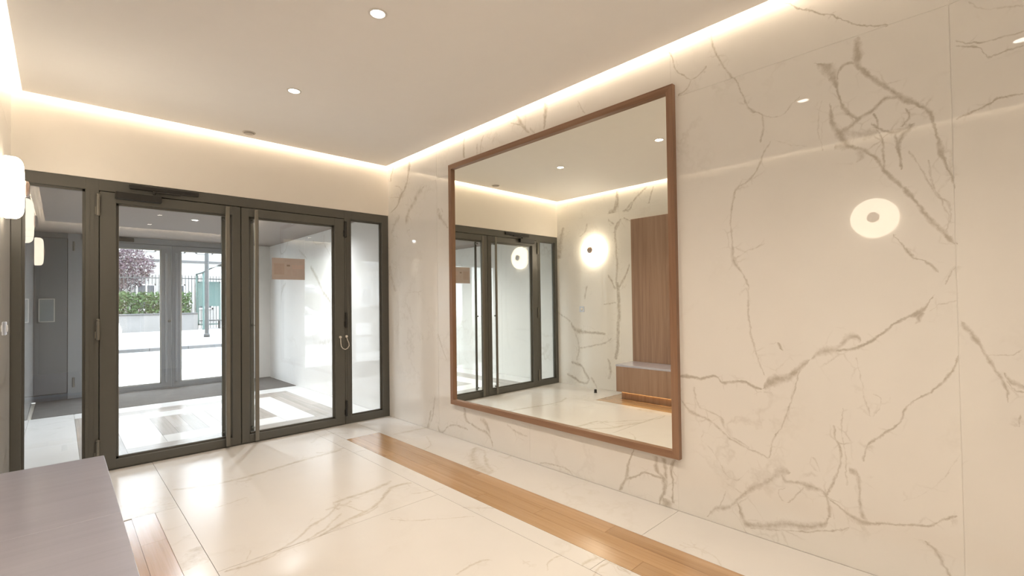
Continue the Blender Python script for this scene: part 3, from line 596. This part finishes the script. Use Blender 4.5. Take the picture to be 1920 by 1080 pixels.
# ------------------------------------------------------------------ bench with tall back panel
be=empty('bench',(-.04,2.44,0),'low walnut box bench below the tall wood panel on the left wall','bench')
BF,BY0,BY1,BT=.176,1.445,3.435,.436
MB().box(XL+.001,BF-.002,BY0+.004,BY1-.004,.095,BT-.024,b=.002).build('body',M['walnut'],be)
for k in range(2): tag(box('seat_board',M['walnut_sheen'],be,XL+.022,BF,BY0+k*(BY1-BY0)/2+.0005,BY0+(k+1)*(BY1-BY0)/2-.0005,BT-.024,BT,b=.0015),'walnut bench top, grey daylight sheen in its colour')
box('plinth',M['walnut'],be,XL+.001,BF-.055,BY0+.05,BY1-.05,.001,.095)
box('light_strip',M['led_low'],be,BF-.053,BF-.035,BY0+.06,BY1-.06,.087,.0945)
bp=empty('wall_panel',(XL,2.44,BT),'tall walnut panel rising behind the bench on the left wall','panel')
for k in range(4): box('veneer_board',M['walnut'],bp,XL+.0006,XL+.021,BY0+k*(BY1-BY0)/4+.0005,BY0+(k+1)*(BY1-BY0)/4-.0005,BT+.001,2.322,b=.001)

# ------------------------------------------------------------------ wall lights
def sconce(y,z,label):
    r=empty('wall_light',(XL,y,z),label,'wall light','round opal wall lights')
    R,T,c=.183,.090,.050
    e=.016; prof=[(.06,.004),(R-e,.004)]+[(R-e+e*math.sin(a),.004+e-e*math.cos(a)) for a in [math.pi/2*k/4 for k in range(1,5)]]
    prof+=[(R-c+c*math.cos(a),T-c*.82+c*.82*math.sin(a)) for a in [math.pi/2*k/6 for k in range(1,7)]]+[(.08,T+.002),(.0,T+.003)]
    MB().lathe(prof,(XL,y,z),'x',48).build('opal_shade',M['globe'],r)
    MB().cyl((XL,y,z),.06,.006,'x',24).build('back_plate',M['white_metal'],r)
    MB().lathe([(.0,.024),(.030,.024),(.046,.018),(.048,.008),(.048,-.002)],(XL+T+.002,y,z),'x',32).build('centre_knob',M['copper'],r)
    return r
sconce(4.05,1.962,'round opal glass wall light with copper knob beside the glazed door')
sconce(.83,1.984,'round opal wall light nearest the camera, seen only reflected in the marble')

# ------------------------------------------------------------------ ceiling fittings
def lamp(x,y,z,watts,col,angle,parent):
    ld=bpy.data.lights.new('downlight_beam','SPOT'); ld.energy=watts; ld.color=col; ld.spot_size=math.radians(angle); ld.spot_blend=1.0; ld.shadow_soft_size=.03
    lo=bpy.data.objects.new('downlight_beam',ld); COL.objects.link(lo); lo.location=(x,y,z); lo.parent=parent; lo.matrix_parent_inverse=Matrix.Translation(-parent.location)
def downlight(x,y,z,label,mat='spot',r=.036,watts=SPOT,col=(1,.85,.69),angle=132):
    t_=empty('downlight',(x,y,z),label,'downlight','recessed ceiling downlights')
    MB().lathe([(r+.012,0),(r+.011,-.003),(r+.001,-.004),(r,-.001),(r,.0)],(x,y,z),'z',28).build('trim_ring',M['white_metal'],t_)
    MB().lathe([(0,-.0022),(r*.7,-.0025),(r,-.0012)],(x,y,z),'z',28).build('lens',M[mat],t_)
    lamp(x,y,z-.012,watts,col,angle,t_)
LB=['lit ceiling downlight nearest the glazed door, second from the smoke detector side','lit ceiling downlight nearest the top edge of the photo','lit ceiling downlight reflected in the marble above the reflected round wall light','lit ceiling downlight reflected in the marble at the far right edge','unseen added downlight behind the camera, farthest from the glazed door']
LB[0]='lit ceiling downlight nearest the glazed door'
for (x,y),lb in zip(SP,LB): downlight(x,y,ZC,lb)
M['spot_low']=emit('lobby downlight lens',(1,.95,.88),14.0)
downlight(1.15,6.6,ZV,'small lit downlight in the lobby ceiling beyond the glass door','spot_low',.03,135.0,(.94,.97,1),168)
downlight(2.05,6.0,ZV,'unseen downlight added to brighten the lobby, near the right lobby wall','spot_low',.03,80.0,(.94,.97,1),168)  # second lobby lamp, out of view, added to lift the lobby brightness
M['det']=plain('grey white plastic',(.60,.56,.51),.5)
sm=empty('smoke_detector',(1.19,4.54,ZC),'small round smoke detector on the ceiling above the glazed door','smoke detector')
MB().lathe([(.0,-.017),(.024,-.017),(.036,-.013),(.040,-.007),(.050,-.005),(.052,0)],(1.19,4.54,ZC),'z',28).build('sensor_head',M['det'],sm)
MB().lathe([(.0405,-.0060),(.0400,-.0095),(.0365,-.0128)],(1.19,4.54,ZC),'z',28,False).build('vent_ring',plain('grey vent slots',(.30,.28,.25),.6),sm)

# ------------------------------------------------------------------ small things on the left wall and floor
M['bluewhite']=plain('bluish white plastic',(.62,.68,.80),.4)
sw=empty('door_button',(XL,4.28,1.08),'small square bluish door release button on the left marble wall','switch')
MB().box(XL,XL+.009,4.24,4.325,1.082,1.165,b=.003).build('plate',M['bluewhite'],sw)
MB().lathe([(0,.014),(.020,.014),(.024,.010),(.024,.008)],(XL,4.2825,1.1235),'x',24).build('push_button',M['white_metal'],sw)
ds=empty('door_stop',(.03,3.86,0),'small black rubber door stop standing on the marble floor','door stop')
MB().lathe([(0,.045),(.014,.045),(.018,.040),(.018,.004),(.022,0)],(.03,3.86,0),'z',20).build('rubber_post',M['gasket'],ds)
MB().lathe([(.0225,0),(.0225,.003),(.019,.0055)],(.03,3.86,0),'z',20).build('base_ring',M['metal_blk'],ds)

# ------------------------------------------------------------------ street door set
M['grey']=plain('blue grey painted metal',(.235,.247,.262),.42,0,.05,15)
M['grey_d']=plain('dark grey painted metal door',(.12,.127,.137),.42,0,.05,15)
M['grey_l']=plain('grey painted plate',(.16,.185,.195),.4,0,.04,15)
d2=empty('door_2',(1.25,YO,0),kind='structure'); G=M['grey']
MB().box(.076,.246,YO-.02,YO+.07,0,ZV,b=.003).box(2.20,2.345,YO-.02,YO+.07,0,ZV,b=.003).box(.2,2.3,YO-.02,YO+.07,2.17,ZV,b=.003).box(.24,2.21,YO-.03,YO+.08,0,.018).box(.131,.135,YO-.023,YO-.018,.05,2.2).build('door_frame',G,d2)
def oleaf(x0,x1,gx0,gx1):
    mb=MB().box(x0,gx0,YO-.03,YO+.04,.02,2.168,b=.003).box(gx1,x1,YO-.03,YO+.04,.02,2.168,b=.003).box(gx0-.01,gx1+.01,YO-.029,YO+.039,2.104,2.168,b=.002).box(gx0-.01,gx1+.01,YO-.029,YO+.039,.02,.080,b=.002)
    lf=mb.build('door_leaf',G,d2); box('glass_pane',M['glass'],lf,gx0-.005,gx1+.005,YO+.002,YO+.010,.075,2.109)
    bead_frame(MB(),gx0,gx1,.08,2.104,YO-.018,.018,.018).build('glazing_bead',M['bead'],lf); return lf
o1=oleaf(.250,1.229,.365,1.107); o2=oleaf(1.236,2.196,1.345,2.082)
for x,lf in ((1.165,o1),(1.285,o2)):
    pb=MB().box(x-.014,x+.014,YO-.088,YO-.072,.10,2.05,b=.004)
    for z in (.3,1.8): pb.cyl((x,YO-.074,z),.009,.046,'y',10)
    pb.build('pull_bar',M['grey'],lf)
MB().lathe([(0,-.016),(.016,-.016),(.022,-.010),(.022,0)],(1.205,YO-.03,1.02),'y',16).build('lock_cylinder',M['steel'],o1)
cz=MB().box(.50,.78,YO-.075,YO-.03,2.19,2.245,b=.004).build('door_closer',M['metal_blk'],d2)
d3=empty('door_3',(-.08,YO,0),kind='structure')
MB().box(XL-.012,.076,YO-.012,YO+.05,0,.085,b=.003).box(XL-.012,.076,YO-.012,YO+.05,2.19,ZV,b=.003).build('door_frame',M['grey_d'],d3)
box('light_block',M['gasket'],d3,XL-.01,.09,YO+.021,YO+.045,.0,2.26)  # full-height sheet added behind the leaf to block daylight through the gaps
sl=MB().box(XL,.070,YO-.030,YO+.02,.092,2.184,b=.004).build('door_leaf',M['grey_d'],d3)
for z in (2.02,.16): MB().cyl((.135,YO-.032,z),.011,.13,'z',12).build('hinge',M['steel'],d3)
lb=MB().box(-.205,-.05,YO-.055,YO-.030,1.055,1.367,b=.004).build('letter_box',M['grey_l'],d3)
bead_frame(MB(),-.205,-.05,1.055,1.367,YO-.059,.010,.005).build('rim',M['bead'],lb)

# ------------------------------------------------------------------ street
M['asphalt']=plain('pale worn asphalt',(.22,.22,.22),.85,0,.12,3)
M['pave']=plain('pale pavement',(.34,.33,.32),.85,0,.08,2)
M['kerb']=plain('granite kerb',(.11,.11,.11),.8,0,.12,12)
M['stone']=plain('weathered garden wall render',(.15,.145,.14),.85,0,.22,2.2)
M['coping']=plain('wall coping',(.07,.07,.07),.8,0,.1,5)
tag(box('pavement_near',M['pave'],None,-14,22,YO+.25,11.6,-.35,-.03),kind='structure')
tag(box('road',M['asphalt'],None,-14,22,11.75,18.3,-.45,-.15),kind='structure')
tag(box('pavement_far',M['pave'],None,-14,22,18.45,36,-.35,-.05),kind='structure')
for nm,y,z in (('kerb_near',11.6,-.03),('kerb_far',18.3,-.048)):
    kb=empty(nm,(3,y,-.15),kind='structure')
    for k in range(36): box('kerb_stone',M['kerb'],kb,-14+k+.004,-13+k-.004,y,y+.15,-.35,z,b=.01)
gw=empty('garden_wall',(-3,30.2,-.05),'low weathered garden wall with coping under the green hedge','wall')
MB().box(-14,5.35,30,30.3,-.06,.80,b=.01).build('wall_body',M['stone'],gw)
for k in range(10): box('coping_stone',M['coping'],gw,-14+k*1.935+.004,-14+(k+1)*1.935-.004,29.94,30.36,.80,.87,b=.012)
def leafmat(name,a,b_):
    t=NT(name); oi=t.noise(t.pos(),9,2,.6); return t.bsdf(t.mix(oi,a,b_),.6,0,.3)
M['hedge']=leafmat('green hedge leaf',(.022,.05,.014),(.06,.10,.03)); M['plum']=leafmat('purple plum leaf',(.05,.028,.036),(.11,.075,.09)); M['bark']=plain('bark',(.16,.12,.10),.9)
def leaves(n,fn,size,mat,name,parent):
    mb=MB()
    for _ in range(n):
        c=Vector(fn()); a=Vector((random.gauss(0,1),random.gauss(0,1),random.gauss(0,1))).normalized(); b_=a.orthogonal().normalized(); b_=Matrix.Rotation(random.random()*6.28,3,a)@b_; d=a.cross(b_); s=size*random.uniform(.6,1.3)
        mb.add([c-b_*s,c+d*s*.45+a*s*.15,c+b_*s,c-d*s*.45+a*s*.15],[(0,1,2,3)])
    o=mb.build(name,mat,parent); tag(o,kind='stuff'); return o
hg=empty('hedge',(-1,30.9,.3),'green clipped hedge behind the low wall across the street','hedge')
leaves(11000,lambda:(random.uniform(-9,5.2),random.uniform(30.55,31.6),.45+1.35*random.random()**.8+.2*math.sin(random.uniform(0,3))),.10,M['hedge'],'foliage',hg)
mb=MB()
for k in range(24): mb.tube([(-5.8+k*.46,31.0,-.05),(-5.8+k*.46+random.uniform(-.1,.1),31.0,1.2)],.02,6)
mb.build('stems',M['bark'],hg)
fe=empty('iron_fence',(1,31.9,0),'dark iron railing rising behind the green hedge','fence')
M['iron']=plain('dark iron paint',(.022,.024,.024),.5)
for z in (.35,2.75): box('rail',M['iron'],fe,-5,9,31.88,31.93,z,z+.05)
for k in range(94): MB().cyl((-4.95+k*.15,31.905,-.05),.014,3.0,'z',6).build('fence_bar',M['iron'],fe)
pt=empty('plum_tree',(1.65,34.2,-.05),'purple leaved plum tree behind the hedge across the street','tree')
MB().tube([(1.65,34.2,-.1),(1.65,34.2,1.2),(1.75,34.25,2.2)],[.13,.11,.09],10).tube([(1.75,34.25,2.1),(2.3,34.2,3.1),(2.8,34.1,3.9)],[.07,.05,.02],8).tube([(1.75,34.25,2.1),(1.3,34.3,3.2),(.9,34.4,4.1)],[.07,.05,.02],8).tube([(1.72,34.25,2.0),(1.8,34.3,3.4),(1.8,34.3,4.6)],[.07,.05,.02],8).build('trunk',M['bark'],pt)
def crown():
    while True:
        x,y,z=random.uniform(-1,1),random.uniform(-1,1),random.uniform(-1,1)
        if x*x+y*y+z*z<1: return (2.05+x*2.0,34.2+y*1.1,3.35+z*1.4+.2*x)
leaves(4500,crown,.085,M['plum'],'foliage',pt)
st=empty('street_tree',(-5.2,25.2,-.05),'green street tree on the far pavement, seen only as a reflection in the lobby wall','tree')
MB().tube([(-5.2,25.2,-.1),(-5.15,25.2,1.3),(-5.2,25.25,2.5),(-5.1,25.2,4.0)],[.15,.12,.10,.04],10).tube([(-5.2,25.25,2.3),(-4.4,25.3,3.5)],[.07,.02],8).tube([(-5.2,25.25,2.4),(-6.1,25.1,3.7)],[.07,.02],8).build('trunk',M['bark'],st)
leaves(3500,lambda:(lambda v:(-5.2+v[0]*1.9,25.2+v[1]*1.7,3.6+v[2]*1.5))(Vector((random.gauss(0,1),random.gauss(0,1),random.gauss(0,1))).normalized()*random.random()**.4),.10,M['hedge'],'foliage',st)
# house across the street
M['house']=plain('cream house render',(.27,.26,.245),.85); M['pane']=plain('dull window glass',(.04,.045,.055),.3); M['shut']=plain('white window frame',(.7,.7,.7),.5)
ho=empty('house',(4,37,0),'cream rendered house with white framed windows across the street','house')
box('wall',M['house'],ho,-22,14,36,40,-.1,10)
box('ledge',M['coping'],ho,-22,14,35.92,36.05,4.0,4.12)
for k in range(-9,14):
    for z in (1.0,4.6,7.6):
        xa=-7.2+k*1.5
        wf_=bead_frame(MB(),xa,xa+.95,z,z+1.6,35.93,.09,.12).box(xa+.44,xa+.51,35.95,36.02,z,z+1.6).build('window',M['shut'],ho)
        box('pane',M['pane'],wf_,xa+.08,xa+.87,35.97,36.03,z+.08,z+1.52)
po=empty('street_post',(4.36,22.7,-.05),'plain grey street post on the far pavement','post')
MB().cyl((4.36,22.7,-.05),.075,3.5,'z',14).build('shaft',M['iron'],po); MB().lathe([(.11,0),(.11,.12),(.08,.16)],(4.36,22.7,-.05),'z',14).build('base',M['iron'],po); MB().lathe([(.08,0),(.08,.05),(0,.10)],(4.36,22.7,3.45),'z',14).build('cap',M['iron'],po)
M['green']=plain('pale green kiosk paint',(.05,.095,.085),.5); M['kroof']=plain('pale kiosk roof',(.13,.15,.145),.6)
ki=empty('kiosk',(6.7,30.5,-.05),'pale green open kiosk with a curved roof across the street','kiosk')
prof=[(5.45+2.6*k/10,3.0+.55*math.sin(math.pi*k/10)) for k in range(11)]
mb=MB(); vs=[(x,y,z) for y in (29.6,31.5) for x,z in prof]; mb.add(vs,[(k,k+1,12+k,11+k) for k in range(10)]); mb.add([(x,y,z-.06) for x,y,z in vs],[(k,k+1,12+k,11+k) for k in range(10)]); mb.build('roof',M['kroof'],ki)
for x in (5.55,7.95):
    for y in (29.7,31.4): MB().cyl((x,y,-.05),.05,3.08,'z',10).build('post',M['green'],ki)
for x0_,x1_ in ((5.6,6.7),(6.76,7.9)):
    bead_frame(MB(),x0_,x1_,.15,2.6,31.36,.06,.05).build('side_frame',M['green'],ki); box('side_panel',M['green'],ki,x0_+.06,x1_-.06,31.38,31.40,1.2,2.54)
for x0_ in (5.75,6.95): MB().box(x0_,x0_+.8,30.4,30.8,.38,.44).box(x0_+.05,x0_+.1,30.42,30.78,-.05,.38).box(x0_+.7,x0_+.75,30.42,30.78,-.05,.38).build('seat',M['iron'],ki)
# parked car and street cabinet: seen only as reflections in the polished lobby wall
M['car']=plain('white car paint',(.75,.75,.74),.15,0,.01); M['tyre']=plain('tyre rubber',(.03,.03,.03),.8); M['cabin']=plain('dark car glass',(.05,.06,.07),.08); M['hub']=plain('wheel hub',(.45,.45,.46),.3,.7)
ca=empty('car',(-.4,17.2,-.15),'small white car parked on the street, seen as a reflection in the lobby wall','car')
def extr(prof,y0,y1,ins=0.0):
    n=len(prof); mb=MB(); v=[(x,y0,z) for x,z in prof]+[(x,y1,z) for x,z in prof]
    return mb.add(v,[tuple(range(n)),tuple(range(2*n-1,n-1,-1))]+[(k,(k+1)%n,n+(k+1)%n,n+k) for k in range(n)])
extr([(-2.1,.22),(-2.15,.45),(-2.08,.68),(-1.6,.80),(-1.25,.84),(-.55,1.28),(.75,1.32),(1.12,.88),(1.2,.6),(1.15,.2)],16.4,17.95).build('body',M['car'],ca)
extr([(-1.1,.86),(-.52,1.22),(.05,1.24),(.05,.86)],16.385,17.965).build('window',M['cabin'],ca); extr([(.12,.86),(.12,1.24),(.68,1.25),(.95,.88)],16.385,17.965).build('window',M['cabin'],ca)
for x in (-1.35,.62):
    for y in (16.36,17.82):
        wh=MB().lathe([(.18,0),(.27,.01),(.29,.04),(.29,.12),(.27,.16),(.18,.17)],(x,y,.145),'y',20).build('wheel',M['tyre'],ca); MB().lathe([(0,-.003),(.15,-.003),(.18,.005),(.18,.165),(.15,.173),(0,.173)],(x,y,.145),'y',16).build('hub_cap',M['hub'],wh)
kb=empty('street_cabinet',(-1.6,12.6,-.15),'grey street cabinet at the kerb, seen as a reflection in the lobby wall','cabinet')
M['cab']=plain('grey cabinet paint',(.20,.20,.19),.5); box('housing',M['cab'],kb,-1.95,-1.25,12.4,12.8,-.15,1.15,b=.02); box('lid',M['cab'],kb,-2.0,-1.2,12.36,12.84,1.15,1.22,b=.02); box('label_plate',M['white_metal'],kb,-1.7,-1.55,12.39,12.399,.75,1.0)
# ------------------------------------------------------------------ origins at the base of each single-mesh object
for o in list(bpy.data.objects):
    if o.type=='MESH' and o.parent is None and not any(c.parent==o for c in bpy.data.objects):
        vs=[v.co for v in o.data.vertices]; c=Vector(((min(v.x for v in vs)+max(v.x for v in vs))/2,(min(v.y for v in vs)+max(v.y for v in vs))/2,min(v.z for v in vs)))
        o.data.transform(Matrix.Translation(-c)); o.location=c
